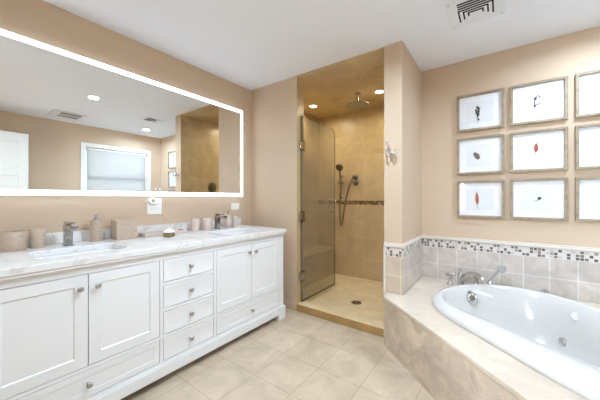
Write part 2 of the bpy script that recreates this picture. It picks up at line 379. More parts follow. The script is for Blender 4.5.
bm = B(); tube(bm, [(OR_+.006, YS-.004, DZ-.02), (OR_+.006, YS-.004, .79)], .012, 12); struct('trim_6', bm, M['captile'], smooth=True)
bm = B(); box(bm, WR-.010, WR, .30, YE-.01, DZ-.02, .786); struct('trim_7', bm, M['tubtile_x'])
bm = B(); box(bm, WL, OL, YS-.012, YS, 0, .08); struct('baseboard_shower', bm, M['paint'], bevel=.003)

# ------------------------------------------------------------------ tub surround (45 degree corner platform)
def sn(s, n): return ((n+s)*q, (n-s)*q)
def closed_spline(pts, N=96):
    P = [Vector((p[0], p[1], 0)) for p in pts]; n = len(P); dense = []
    for i in range(n):
        a, b_, c, d = P[i-1], P[i], P[(i+1) % n], P[(i+2) % n]
        for k in range(24):
            t = k/24
            dense.append(.5*((2*b_) + (c-a)*t + (2*a-5*b_+4*c-d)*t*t + (-a+3*b_-3*c+d)*t**3))
    ctr = Vector((-1.35, 1.80, 0)); out = []
    ang = [math.atan2((p-ctr).y, (p-ctr).x) for p in dense]
    for k in range(N):
        th = -PI + 2*PI*(k+.5)/N
        best = None
        for i in range(len(dense)):
            a0, a1 = ang[i], ang[(i+1) % len(dense)]
            d = (a1-a0+PI) % (2*PI) - PI
            e = (th-a0+PI) % (2*PI) - PI
            if d != 0 and 0 <= e/d <= 1:
                best = dense[i].lerp(dense[(i+1) % len(dense)], e/d); break
        out.append(best if best is not None else dense[min(range(len(dense)), key=lambda i: abs(ang[i]-th))])
    return out
OUT = [(-1.62,1.232),(-1.755,1.25),(-1.885,1.30),(-1.99,1.385),(-2.075,1.51),(-2.13,1.64),(-2.16,1.78),(-2.145,1.944),(-2.09,2.085),(-1.964,2.225),(-1.769,2.315),(-1.52,2.33),(-1.2,2.31),(-.9,2.25),(-.65,2.14),(-.5,1.97),(-.45,1.77),(-.48,1.55),(-.58,1.39),(-.75,1.305),(-1.0,1.268),(-1.334,1.248)]
INN = [(-1.755,1.348),(-1.9,1.40),(-2.0,1.49),(-2.07,1.62),(-2.10,1.78),(-2.09,1.92),(-2.04,2.04),(-1.94,2.16),(-1.769,2.25),(-1.52,2.275),(-1.2,2.25),(-.95,2.19),(-.75,2.08),(-.62,1.96),(-.56,1.78),(-.62,1.65),(-.78,1.55),(-.993,1.496),(-1.266,1.436),(-1.445,1.408)]
outer, inner = closed_spline(OUT), closed_spline(INN)
CT = Vector((-1.35, 1.80, 0)); CI = Vector((-1.34, 1.86, 0))
def off(loop, dist, c=CT): return [p + (c-p).normalized()*dist for p in loop]
SL = .92
def pfy(x): return 2.195 - SL*(x + .765)
hole = [sn(p.x, p.y) for p in off(outer, .03)]
surr = thing('tub_surround', 'cream tiled corner platform with a diagonal front holding the white bathtub', 'tub surround', (0,0,0))
lip = .004
bm = B()
xa = -.765
slab(bm, [(xa-lip, pfy(xa)-lip*.4), (WR-.012, pfy(WR-.012)-lip*1.4), (WR-.012, YE-.012), (PX+.012, YE-.012), (PX+.012, YS-.012), (xa-lip, YS-.012)], [hole], DZ-.025, DZ)
obj('deck', bm, M['deck'], surr, bevel=.004, smooth=False)
bm = B()
slab(bm, [(xa, pfy(xa)), (WR-.012, pfy(WR-.012)), (WR-.012, pfy(WR-.012)+.06), (xa+.05, pfy(xa)), (xa+.05, YS-.001), (xa, YS-.001)], [], 0, DZ-.025)
obj('front_panel', bm, M['panel'], surr, smooth=False)

# ------------------------------------------------------------------ bathtub
tub = thing('bathtub', 'large white oval whirlpool bathtub set into the tiled corner platform', 'bathtub', (0,0,0))
rings = []
def ring(loop, z): rings.append([(*sn(p.x, p.y), z) for p in loop])
ring(off(outer, .004), DZ+.0005); ring(outer, DZ+.010); ring(off(outer, .004), DZ+.028); ring(off(outer, .018), DZ+.040)
ring([a.lerp(b_, .5) for a, b_ in zip(off(outer, .03), inner)], DZ+.046)
ring(off(inner, -.012), DZ+.046); ring(inner, DZ+.040); ring(off(inner, .012), DZ+.022)
for f, z in ((.04, .36), (.08, .27), (.13, .17), (.19, .10), (.27, .065), (.40, .05), (.75, .042)):
    ring([p.lerp(CI, f) for p in off(inner, .012)], z)
bm = B(); rings_to_mesh(bm, rings, True, False, True)
obj('tub_shell', bm, M['acrylic'], tub, angle=75)
def fit(name, c, d, prof, mat, parent): 
    bm = B(); lathe(bm, prof, c, d, 24); return obj(name, bm, mat, parent)
def inner_wall(theta_s, theta_n, z):
    """point on the basin wall in the direction of (s,n) from its centre, and inward normal"""
    import bisect
    fz = [(.40+.022, 0), (.36, .04), (.27, .08), (.17, .13), (.10, .19), (.065, .27)]
    f = .19
    for (z0, f0), (z1, f1) in zip(fz, fz[1:]):
        if z1 <= z <= z0: f = f0 + (f1-f0)*(z0-z)/(z0-z1)
    tgt = Vector((theta_s, theta_n, 0)) - CT
    base = off(inner, .012)
    p = min(base, key=lambda p: (p-CT).normalized().angle(tgt.normalized()) if tgt.length else 9)
    p = p.lerp(CI, f); x, y = sn(p.x, p.y)
    dd = CI - p; dx, dy = sn(dd.x, dd.y)
    nrm = Vector((dx, dy, .35*dd.length)).normalized()
    return Vector((x, y, z)), nrm
ov, on = inner_wall(-2.08, 1.79, .350); on = (on*.35 + Vector((.08, -.93, .33))).normalized(); ov += on*.012
o = fit('overflow_drain', ov, on, [(.044, -.006), (.044, .006), (.038, .014), (.024, .018), (.022, .010), (.0, .010)], M['chrome'], tub)
bd, bn = inner_wall(-2.08, 1.80, .395); bm = B(); box(bm, -.003, .003, -.016, .016, -.005, .005); obj('maker_badge', bm, M['grey'], tub, loc=bd+bn*.002, rot=(0,0,math.radians(-42)))
for (s_, n_, z_, r_) in ((-1.74, 2.25, .15, .030), (-1.10, 2.20, .15, .030)):
    jp, jn = inner_wall(s_, n_, z_)
    o = fit('jet', jp, jn, [(r_, -.008), (r_, .004), (r_*.8, .010), (r_*.55, .006), (r_*.5, .0)], M['chrome'], tub)
    fit('nozzle', jp, jn, [(r_*.42, -.004), (r_*.42, .010), (r_*.25, .014), (.0, .010)], M['nickel'], o)
jp, jn = inner_wall(-1.66, 2.28, .35); fit('suction_cover', jp, jn, [(.03, -.01), (.03, .002), (.026, .006), (.0, .007)], M['acrylic'], tub)
fit('air_control', (.292, 2.93-.02, DZ+.044), (0,0,1), [(.028, 0), (.028, .008), (.02, .014), (.019, .022), (.0, .022)], M['chrome'], tub)

# tub filler set on the deck corner
def cross_handle(name, label, x, y):
    t = thing(name, label, 'faucet handle', (x, y, DZ), 0, 'tub faucet handles')
    bm = B(); lathe(bm, [(.030, 0), (.030, .006), (.022, .014), (.017, .035), (.017, .06), (.022, .070), (.022, .086), (.0, .092)]); obj('valve_base', bm, M['chrome'], t)
    bm = B()
    for a in (PI/4, -PI/4):
        dx, dy = math.cos(a)*.042, math.sin(a)*.042
        tube(bm, [(-dx,-dy,.096), (-dx*.8,-dy*.8,.096), (0,0,.088), (dx*.8,dy*.8,.096), (dx,dy,.096)], [.011,.008,.008,.008,.011], 10)
    lathe(bm, [(.012, .08), (.012, .104), (.006, .112), (.0, .113)])
    obj('cross_handle', bm, M['chrome'], t); return t
cross_handle('tub_faucet_handle', 'chrome cross handle left of the bathtub spout', -.37, 2.835)
cross_handle('tub_faucet_handle', 'chrome cross handle between the bathtub spout and the hand shower', -.175, 2.945)
sp = thing('tub_spout', 'chrome arched bathtub spout on the deck corner behind the tub', 'faucet', (-.29, 2.89, DZ))
bm = B(); lathe(bm, [(.032, 0), (.032, .008), (.028, .018), (.026, .07), (.030, .085), (.018, .11), (.010, .125), (.014, .14), (.0, .15)]); obj('spout_base', bm, M['chrome'], sp)
bm = B(); tube(bm, smooth_path([(0,0,.04), (.03,-.03,.085), (.08,-.08,.130), (.13,-.13,.142), (.175,-.175,.120), (.195,-.195,.085)], 6), [.023]*13+[.020]*12+[.016]*6, 14); obj('spout_arm', bm, M['chrome'], sp)
hs = thing('tub_hand_shower', 'chrome hand shower leaning up from the deck at the right of the bathtub spout', 'hand shower', (-.072, 2.898, DZ+.047))
bm = B(); lathe(bm, [(.028, 0), (.028, .008), (.016, .018), (.013, .032), (.0, .036)]); obj('deck_socket', bm, M['chrome'], hs)
bm = B(); tube(bm, smooth_path([(0,0,.02), (.02,-.004,.055), (.05,-.008,.10), (.072,-.01,.135)], 5), .010, 12); obj('wand', bm, M['chrome'], hs)
bm = B(); lathe(bm, [(.012, -.02), (.034, -.006), (.036, .006), (.03, .012), (.0, .012)], (.084,-.02,.145), (.35,-.8,-.1)); obj('spray_head', bm, M['chrome'], hs)

# ------------------------------------------------------------------ vanity cabinet
VX = -1.75; VB = -2.41; V0 = .03; V1 = 2.10; CZ = .888
van = thing('vanity_cabinet', 'long white double vanity cabinet along the left wall under the lit mirror', 'vanity', (VB, (V0+V1)/2, 0))
VO = Vector((VB, (V0+V1)/2, 0))
def vpart(name, bm, mat, parent=van, bevel=.0015, origin=None):
    org = VO if origin is None else Vector(origin)
    xf(bm, Matrix.Translation(-org)); o = obj(name, bm, mat, parent, bevel, smooth=True, angle=30)
    return o
bm = B(); box(bm, VB, VX-.024, V0, V1, .05, CZ-.035); vpart('carcass', bm, M['white'], bevel=0)
doorsY = [(.125, .494), (.498, .868), (1.302, 1.667), (1.671, 2.034)]
drawY = (.895, 1.272)
bdrawY = [(.125, .868), (1.302, 2.034)]
rowsZ = [(.652,.795), (.483,.626), (.314,.457), (.145,.288)]
# face frame with openings (yz)
holes = [[(.122,.309),(.871,.309),(.871,.798),(.122,.798)], [(1.299,.309),(2.037,.309),(2.037,.798),(1.299,.798)]]
holes += [[(a-.003,.142),(b_+.003,.142),(b_+.003,.291),(a-.003,.291)] for a, b_ in bdrawY]
holes += [[(drawY[0]-.003,z0-.003),(drawY[1]+.003,z0-.003),(drawY[1]+.003,z1+.003),(drawY[0]-.003,z1+.003)] for z0, z1 in rowsZ]
bm = B(); slab(bm, [(V0,.05),(V1,.05),(V1,CZ-.035),(V0,CZ-.035)], holes, 0, .024)
xf(bm, Matrix(((0,0,1,VX-.024),(1,0,0,0),(0,1,0,0),(0,0,0,1)))); vpart('face_frame', bm, M['white'], bevel=.001)
bm = B(); box(bm, VX-.02, VX+.012, V0-.012, V1+.012, .05, .118); box(bm, VX-.02, VX+.006, V0-.006, V1+.006, .118, .128); vpart('base_skirt', bm, M['white'], bevel=.003)
for y0, y1 in ((V0-.016, V0+.085), (V1-.085, V1+.016)):
    bm = B(); box(bm, VX-.06, VX+.016, y0, y1, 0, .122); vpart('foot', bm, M['white'], bevel=.003)
bm = B(); box(bm, VX-.03, VX+.019, V0-.012, V1+.012, CZ-.050, CZ-.0355); vpart('top_molding', bm, M['white'], bevel=.004)
def shaker(y0, y1, z0, z1, fw, dep):
    """framed front in the yz plane: raised frame, recessed field"""
    bm = B(); t = .02
    xs = VX
    def rect(m_, x): return [bm.verts.new(p) for p in ((x,y0+m_,z0+m_),(x,y1-m_,z0+m_),(x,y1-m_,z1-m_),(x,y0+m_,z1-m_))]
    L = [rect(0, xs-t), rect(0, xs-.0015), rect(.0015, xs), rect(fw, xs), rect(fw+.004, xs-dep*.6), rect(fw+.006, xs-dep)]
    for a, b_ in zip(L, L[1:]):
        for i in range(4): bm.faces.new((a[i], a[(i+1)%4], b_[(i+1)%4], b_[i]))
    bm.faces.new(L[-1]); bm.faces.new(list(reversed(L[0])))
    return bm
def knob(y, z, parent):
    bm = B(); lathe(bm, [(.009, 0), (.006, .004), (.0055, .012), (.011, .016), (.0145, .021), (.0145, .025), (.010, .030), (.0, .031)], (VX-.001, y, z), (1,0,0), 20)
    vpart('knob', bm, M['nickel'], parent, bevel=0)
for i, (a, b_) in enumerate(doorsY):
    d = vpart('door', shaker(a, b_, .312, .795, .055, .005), M['white'], bevel=0)
    knob(b_-.036 if i % 2 == 0 else a+.036, .728, d)
for a, b_ in bdrawY:
    d = vpart('drawer', shaker(a, b_, .145, .288, .030, .003), M['white'], bevel=0); knob((a+b_)/2, .2165, d)
for z0, z1 in rowsZ:
    d = vpart('drawer', shaker(*drawY, z0, z1, .014, .002), M['white'], bevel=0); knob(sum(drawY)/2, (z0+z1)/2, d)

# countertop with two undermount basins
ct = thing('countertop', 'white marble countertop on the vanity with two sink cut-outs', 'countertop', (VB, 1.065, CZ-.035))
CO = Vector((VB, 1.065, CZ-.035))
SK = [(-2.01, .53), (-2.01, 1.70)]
bm = B(); slab(bm, [(WL+.003, V0-.02), (-1.727, V0-.02), (-1.727, V1+.025), (WL+.003, V1+.03)], [rrect(cx, cy, .155, .215, .07) for cx, cy in SK], CZ-.035, CZ)
xf(bm, Matrix.Translation(-CO)); obj('slab', bm, M['marble'], ct, bevel=.003)
bm = B(); box(bm, WL+.003, WL+.021, V0-.02, V1+.03, CZ+.0005, .963)
tag(obj('backsplash', bm, M['marble'], bevel=.002), 'low white marble backsplash strip standing on the countertop along the wall', 'backsplash')
def sink(cx, cy, label):
    t = thing('sink_basin', label, 'sink', (cx, cy, CZ-.185), 0, 'vanity sinks')
    rs = []
    for hx, hy, r, z in ((.175,.235,.08,.149),(.160,.220,.074,.149),(.153,.213,.07,.135),(.147,.207,.07,.06),(.130,.190,.07,.018),(.09,.15,.06,.006),(.03,.03,.029,.002)):
        rs.append([(x, y, z) for x, y in rrect(0, 0, hx, hy, r, 8)])
    bm = B(); rings_to_mesh(bm, rs, True, False, True); o = obj('bowl', bm, M['porcelain'], t, angle=80)
    md = o.modifiers.new('thick', 'SOLIDIFY'); md.thickness = .008; md.offset = -1
    bm = B(); lathe(bm, [(.024, 0), (.024, .004), (.018, .006), (.0, .005)], (0,0,.003)); obj('drain', bm, M['chrome'], t)
    return t
sink(*SK[0], 'white undermount sink nearer the camera, in front of the left faucet')
sink(*SK[1], 'white undermount sink at the far end of the countertop, by the shower')
def faucet(x, y, label):
    t = thing('sink_faucet', label, 'faucet', (x, y, CZ), 0, 'vanity faucets')
    bm = B(); box(bm, -.026, .026, -.026, .026, 0, .006); box(bm, -.021, .021, -.021, .021, .005, .118); obj('faucet_body', bm, M['faucet'], t, bevel=.003)
    bm = B(); box(bm, -.0225, .125, -.0225, .0225, .112, .136); box(bm, .095, .118, -.014, .014, .104, .113); obj('spout', bm, M['faucet'], t, bevel=.004)
    bm = B(); lathe(bm, [(.017, .135), (.017, .146), (.0, .146)]); box(bm, -.024, .085, -.020, .020, .146, .156); obj('lever', bm, M['faucet'], t, bevel=.003)
    return t
faucet(-2.265, .533, 'chrome single-lever faucet between the taupe cup and the soap dispenser, by the left sink')
faucet(-2.27, 1.70, 'chrome single-lever faucet at the far sink, by the shower')

# ------------------------------------------------------------------ countertop accessories
def tumbler(name, x, y, r, h, mat, label, cat='cup', group='taupe bathroom cups'):
    bm = B(); lathe(bm, [(r*.96, 0), (r, .004), (r, h-.003), (r-.002, h), (r-.006, h-.002), (r-.007, .012), (.0, .010)])
    o = obj(name, bm, mat, loc=(x, y, CZ)); return tag(o, label, cat, group)
tumbler('canister', -2.325, .285, .068, .112, M['taupe'], 'wide taupe canister at the left end of the counter, cut by the photo edge', 'canister')
tumbler('tumbler', -2.325, .40, .038, .118, M['taupe'], 'narrow taupe cup between the wide canister and the left faucet')
tumbler('tumbler', -2.31, 1.48, .037, .115, M['blush'], 'narrow pale taupe cup at the left of the far faucet, first of two')
tumbler('canister', -2.305, 1.60, .046, .112, M['blush'], 'wider pale taupe canister directly left of the far faucet', 'canister')
tumbler('tumbler', -2.30, 1.95, .031, .112, M['blush'], 'slim pale taupe cup at the far end of the counter, right of the soap dispenser')
def dispenser(x, y, r, h, mat, label):
    t = thing('soap_dispenser', label, 'soap dispenser', (x, y, CZ), math.radians(-25), 'soap dispensers')
    bm = B(); lathe(bm, [(r*.96, 0), (r, .004), (r, h-.004), (r-.004, h), (.0, h)]); obj('bottle', bm, mat, t)
    bm = B(); lathe(bm, [(.016, h), (.016, h+.012), (.006, h+.014), (.006, h+.032), (.011, h+.034), (.011, h+.044), (.0, h+.046)])
    tube(bm, smooth_path([(0,0,h+.038), (.03,0,h+.040), (.045,0,h+.034)], 4), .0055, 10); obj('pump', bm, M['nickel'], t)
    return t
dispenser(-2.325, .705, .036, .152, M['taupe'], 'taupe soap dispenser beside the left faucet, next to the square tissue box')
dispenser(-2.30, 1.855, .031, .132, M['blush'], 'pale taupe soap dispenser at the right of the far faucet')
tb = thing('tissue_box', 'square taupe tissue box cover right of the left soap dispenser', 'tissue box', (-2.30, .875, CZ), math.radians(-4))
bm = B(); 
slab(bm, [(-.068,-.068),(.068,-.068),(.068,.068),(-.068,.068)], [[(.028*math.cos(a)*1.3, .028*math.sin(a)*.8) for a in [2*PI*k/20 for k in range(20)]]], .140, .146)
for x0, x1, y0, y1 in ((-.068,-.062,-.068,.068),(.062,.068,-.068,.068),(-.062,.062,-.068,-.062),(-.062,.062,.062,.068)): box(bm, x0, x1, y0, y1, 0, .140)
obj('cover', bm, M['taupe'], tb, bevel=.002)
bm = B(); box(bm, -.058, .058, -.058, .058, .002, .12); obj('tissue_stack', bm, M['paper'], tb)
bm = B(); box(bm, -.065, .065, -.175, .175, 0, .006); 
for x0, x1, y0, y1 in ((-.065,-.058,-.175,.175),(.058,.065,-.175,.175),(-.058,.058,-.175,-.168),(-.058,.058,.168,.175)): box(bm, x0, x1, y0, y1, .006, .030)
tag(obj('vanity_tray', bm, M['blush'], bevel=.002, loc=(-2.29, 1.17, CZ)), 'long low taupe tray against the backsplash in the middle of the counter', 'tray')
orn = thing('perfume_warmer', 'small round white ornament with a ribbed gold base in front of the tray', 'ornament', (-2.135, 1.135, CZ))
bm = B(); lathe(bm, [(.030, 0), (.040, .006), (.041, .026), (.036, .032), (.0, .034)])
obj('gold_base', bm, M['gold'], orn)
bm = B()
for k in range(14):
    a = 2*PI*k/14; tube(bm, [(math.cos(a)*.036, math.sin(a)*.036, .002), (math.cos(a)*.043, math.sin(a)*.043, .014), (math.cos(a)*.038, math.sin(a)*.038, .031)], .003, 6)
obj('ribs', bm, M['gold'], orn)
bm = B(); lathe(bm, [(.040, .033), (.046, .038), (.044, .044), (.030, .054), (.015, .060), (.010, .066), (.014, .074), (.010, .082), (.0, .085)]); obj('lid', bm, M['porcelain'], orn)

# outlets, plug, cord on the vanity wall
op = thing('wall_outlet', 'white double outlet plate on the wall under the mirror with a round plug in it', 'outlet', (WL, 1.162, 1.125))
bm = B(); box(bm, 0, .006, -.062, .062, -.070, .070); obj('cover_plate', bm, M['plastic'], op, bevel=.003)
for y in (-.024, .024):
    bm = B(); box(bm, .005, .0085, y-.017, y+.017, -.034, .034); r_ = obj('receptacle', bm, M['plastic'], op, bevel=.001)
    for z in (-.018, .018):
        for dy in (-.006, .006):
            bm = B(); box(bm, .008, .0089, y+dy-.001, y+dy+.001, z-.004, z+.004); obj('slot', bm, M['dark'], r_)
pl = thing('plug_in_light', 'round white plug-in puck at the top left of the double outlet plate', 'plug', (WL+.0095, 1.135, 1.172))
bm = B(); lathe(bm, [(.031, 0), (.033, .004), (.033, .020), (.028, .026), (.0, .027)], d=(1,0,0)); obj('puck', bm, M['plastic'], pl)
bm = B(); lathe(bm, [(.012, .0255), (.012, .029), (.0, .030)], d=(1,0,0)); obj('button', bm, M['cord'], pl)
bm = B(); tube(bm, smooth_path([(WL+.004, 1.222, 1.06), (WL+.03, 1.24, 1.02), (-2.30, 1.235, .965), (-2.20, 1.18, .945), (-2.145, 1.14, .966), (-2.137, 1.135, .976)], 6), .0016, 8)
tag(obj('power_cord', bm, M['cord']), 'thin grey cord running from the outlet plate down to the gold ornament', 'cord')
sw = thing('blank_switch_plate', 'white horizontal switch plate on the wall at the far end of the counter', 'switch', (WL, 2.06, 1.10))
bm = B(); box(bm, 0, .006, -.058, .058, -.038, .038); obj('cover_plate', bm, M['plastic'], sw, bevel=.003)
bm = B(); box(bm, .005, .010, -.033, .033, -.016, .016); obj('rocker', bm, M['plastic'], sw, bevel=.002)

# ------------------------------------------------------------------ lit mirror
MY0, MY1, MZ0, MZ1 = .03, 2.145, 1.215, 2.205; MT = .032
mi = thing('lit_mirror', 'wide rectangular wall mirror with a glowing white border over the vanity', 'mirror', (WL, (MY0+MY1)/2, MZ0))
hw = (MY1-MY0)/2; hh = MZ1-MZ0; bw = .034
bm = B(); box(bm, .001, MT-.004, -hw+.004, hw-.004, .004, hh-.004); obj('housing', bm, M['nickel'], mi, bevel=.001)
bm = B(); box(bm, MT-.004, MT, -hw+bw, hw-bw, bw, hh-bw); obj('mirror_glass', bm, M['mirror'], mi, smooth=False)
bm = B()
slab(bm, [(-hw, 0), (hw, 0), (hw, hh), (-hw, hh)], [[(-hw+bw, bw), (hw-bw, bw), (hw-bw, hh-bw), (-hw+bw, hh-bw)]], 0, .004)
xf(bm, Matrix(((0,0,1,MT-.004),(1,0,0,0),(0,1,0,0),(0,0,0,1)))); obj('light_band', bm, M['led'], mi, smooth=False)
for y in (-.012, .020):
    bm = B(); lathe(bm, [(.008, 0), (.008, .0012), (.0, .0013)], (MT, y+.085, bw+.028), (1,0,0), 20); obj('touch_button', bm, M['plastic'], mi)

# ------------------------------------------------------------------ shower: glass door, rain head, hand shower, valve, drain
GX = -1.727
gd = thing('shower_door', 'frameless glass shower door swung open into the shower on chrome hinges', 'shower door', (GX, 2.37, .085))
bm = B(); DH = 2.0; DW = .745
prof = [(0,0), (DW,0)] + [(DW-.09+.09*math.cos(a), DH-.09+.09*math.sin(a)) for a in [PI/2*k/8 for k in range(9)]] + [(0, DH)]
vs0 = [bm.verts.new((-.005, y, z)) for y, z in prof]; vs1 = [bm.verts.new((.005, y, z)) for y, z in prof]
bm.faces.new(list(reversed(vs0))); bm.faces.new(vs1)
for i in range(len(prof)):
    j = (i+1) % len(prof); bm.faces.new((vs0[i], vs0[j], vs1[j], vs1[i]))
bm.normal_update()
for f in bm.faces: f.material_index = 0 if abs(f.normal.x) > .5 else 1
obj('glass_panel', bm, [M['showerglass'], M['stripe']], gd, smooth=False)
for z in (1.68, .915, .27):
    bm = B(); box(bm, .0055, .014, -.012, .052, z-.045, z+.045); box(bm, -.003, .020, -.030, -.012, z-.04, z+.04); h_ = obj('hinge', bm, M['faucet'], gd, bevel=.002)
    bm = B(); box(bm, .0055, .0085, -.022, .060, z-.054, z+.054); obj('gasket', bm, M['rubber'], h_)
bm = B()
for sx in (1, -1):
    tube(bm, [(sx*.004, .66, .94), (sx*.05, .66, .94), (sx*.058, .66, .948), (sx*.058, .66, 1.082), (sx*.05, .66, 1.09), (sx*.004, .66, 1.09)], .009, 12)
obj('pull_handle', bm, M['chrome'], gd)
bm = B(); box(bm, -.006, .006, .01, DW-.01, -.012, .002); obj('door_sweep', bm, M['stripe'], gd)
rh = thing('rain_shower_head', 'round ceiling-mounted rain shower head in the tan tiled shower', 'shower head', (-1.415, 3.13, H-.008))
bm = B(); lathe(bm, [(.035, 0), (.035, -.008), (.014, -.014), (.011, -.02), (.011, -.105), (.018, -.11), (.02, -.13), (.0, -.132)]); obj('ceiling_arm', bm, M['bronze'], rh)
bm = B(); lathe(bm, [(.03, -.128), (.06, -.138), (.145, -.146), (.15, -.152), (.145, -.160), (.0, -.160)]); obj('rain_disc', bm, M['bronze'], rh)
hsx = -2.06
sh = thing('hand_shower', 'aged nickel hand shower on a slide bar on the shower back wall', 'hand shower', (-1.935, YB, 1.13))
bm = B(); tube(bm, [(-.02, -.045, .05), (-.02, -.045, .42)], .010, 12)
for z in (.07, .40): tube(bm, [(-.02, 0, z), (-.02, -.045, z)], .013, 12)
obj('slide_bar', bm, M['bronze'], sh)
bm = B(); tube(bm, [(-.02, -.03, .30), (-.02, -.075, .30)], .022, 14); tube(bm, [(-.06, -.06, .29), (.03, -.06, .285)], .012, 12); obj('bar_holder', bm, M['bronze'], sh)
bm = B(); tube(bm, smooth_path([(.005, -.07, .24), (-.0, -.085, .34), (-.0, -.10, .43), (.0, -.115, .50)], 5), .012, 12); obj('wand', bm, M['bronze'], sh)
bm = B(); lathe(bm, [(.015, -.025), (.052, -.008), (.058, .004), (.05, .012), (.0, .013)], (.005, -.13, .525), (.12,-.8,-.35)); obj('spray_head', bm, M['bronze'], sh)
dv = thing('shower_diverter', 'aged nickel diverter valve and hose elbow right of the hand shower', 'valve', (-1.72, YB, 1.455))
for z in (.055, -.03):
    bm = B(); lathe(bm, [(.045, 0), (.045, .008), (.022, .016), (.020, .05), (.028, .056), (.026, .07), (.0, .074)], (0, 0, z), (0,-1,0)); obj('escutcheon', bm, M['bronze'], dv)
bm = B(); tube(bm, [(0, -.07, -.03), (.012, -.08, -.075)], .008, 10); obj('lever', bm, M['bronze'], dv)
bm = B(); tube(bm, smooth_path([(-1.72, YB-.085, 1.50), (-1.765, YB-.09, 1.43), (-1.835, YB-.075, 1.24), (-1.895, YB-.07, .95), (-1.92, YB-.07, .80), (-1.945, YB-.07, .82), (-1.955, YB-.072, 1.0), (-1.947, YB-.08, 1.23), (-1.93, YB-.078, 1.365)], 7), .010, 10)
tag(obj('shower_hose', bm, M['bronze']), 'metal shower hose hanging in a loop below the hand shower', 'hose')
sv = thing('shower_valve', 'round shower mixing valve with lever on the right shower wall', 'valve', (OR_, 2.88, 1.38))
bm = B(); lathe(bm, [(.085, 0), (.085, .006), (.04, .014), (.034, .05), (.0, .054)], d=(-1,0,0)); obj('trim_plate', bm, M['bronze'], sv)
bm = B(); tube(bm, [(-.045, 0, 0), (-.055, 0, -.09)], .010, 10); obj('lever', bm, M['bronze'], sv)
dr = thing('shower_drain', 'round dark drain grate in the tan shower floor', 'drain', (-1.30, 2.84, .02))
bm = B(); lathe(bm, [(.058, 0), (.058, .003), (.05, .004), (.0, .004)]); obj('grate', bm, M['nickel'], dr)
bm = B()
for k in range(12):
    a = 2*PI*k/12; lathe(bm, [(.007, .0038), (.007, .0046), (.0, .0046)], (.034*math.cos(a), .034*math.sin(a), 0), seg=8)
obj('grate_holes', bm, M['dark'], dr)

# robe hook on the pier
rk = thing('robe_hook', 'ornate chrome robe hook on the narrow wall between shower and tub', 'hook', (-.728, YS, 1.568))
bm = B(); lathe(bm, [(.026, 0), (.026, .006), (.016, .014), (.012, .03), (.0, .032)], (0,0,-.005), (0,-1,0)); obj('rosette', bm, M['chrome'], rk)
bm = B()
for sx in (-1, 1):
    tube(bm, smooth_path([(0,-.03,-.01), (sx*.02,-.055,-.03), (sx*.034,-.065,-.012), (sx*.036,-.06,.014)], 5), .0065, 10)
    lathe(bm, [(.0, -.009), (.009, -.004), (.009, .004), (.0, .009)], (sx*.036,-.06,.018), seg=12)
obj('lower_hooks', bm, M['chrome'], rk)
bm = B(); tube(bm, smooth_path([(0,-.025,.0), (-.008,-.045,.03), (-.018,-.058,.06), (-.026,-.062,.085)], 5), .006, 10); lathe(bm, [(.0, -.01), (.010, -.004), (.010, .004), (.0, .01)], (-.027,-.062,.09), seg=12); obj('upper_hook', bm, M['chrome'], rk)

# ------------------------------------------------------------------ framed botanicals
FS = .172
def leaf_bm(pts, t=.003):
    bm = B(); slab(bm, pts, [], 0, t); return xf(bm, Matrix(((1,0,0,0),(0,0,-1,0),(0,1,0,0),(0,0,0,1))))
def ell(cx, cz, a, b_, rot=0, n=14, point=.0):
    o = []
    for k in range(n):
        th = 2*PI*k/n; x = a*math.cos(th)*(1-point*math.sin(th)); z = b_*math.sin(th)
        o.append((cx + x*math.cos(rot) - z*math.sin(rot), cz + x*math.sin(rot) + z*math.cos(rot)))
    return o
def spec_sprig(t):
    bm = B()
    for x, z, a, b_, r_ in ((-.002,.045,.009,.016,.2),(.010,.030,.008,.015,-.5),(-.012,.018,.008,.015,.6),(.006,.006,.009,.016,-.3),(-.008,-.008,.008,.015,.5),(.006,-.022,.008,.014,-.4),(-.001,-.036,.006,.012,.1)):
        b2 = leaf_bm(ell(x, z, a, b_, r_)); me = bpy.data.meshes.new('t'); b2.to_mesh(me); b2.free(); bm.from_mesh(me); bpy.data.meshes.remove(me)
    obj('leaf_sprig', bm, M['leafgreen'], t, loc=(-.015,-.004,.165))
    obj('leaf_tip', leaf_bm(ell(0,0,.008,.010)), M['leafgreen'], t, loc=(-.010,-.004,.10))
def spec_greyleaf(t):
    obj('pressed_leaf', leaf_bm([(-.03,.03),(-.012,.034),(-.002,.022),(.012,.018),(.016,.0),(.022,-.022),(.006,-.034),(-.010,-.028),(-.016,-.008),(-.028,.004)]), M['leafgrey'], t, loc=(-.018,-.004,.168))
def spec_feather(t):
    obj('pressed_leaf', leaf_bm(ell(0,0,.013,.055,.05,20,.25)), M['leafred'], t, loc=(-.02,-.004,.180))
    obj('leaf_stem', leaf_bm([(-.0015,.0),(.0015,.0),(.006,-.05),(.003,-.05)]), M['stem'], t, loc=(-.018,-.004,.13))
def spec_curl(t):
    bm = B(); tube(bm, smooth_path([(-.018,0,-.05), (-.018,0,-.01), (-.014,0,.028), (.0,0,.046), (.016,0,.036), (.012,0,.02)], 6), .0026, 8)
    tube(bm, [(-.02,0,-.03), (.012,0,-.022), (.02,0,-.018)], .0028, 8)
    obj('curled_stem', bm, M['stem'], t, loc=(0,-.006,.180))
    obj('seed_pod', leaf_bm(ell(0,0,.010,.011)), M['stem'], t, loc=(-.014,-.004,.205)); obj('lower_pod', leaf_bm(ell(0,0,.008,.010)), M['stem'], t, loc=(-.018,-.004,.145))
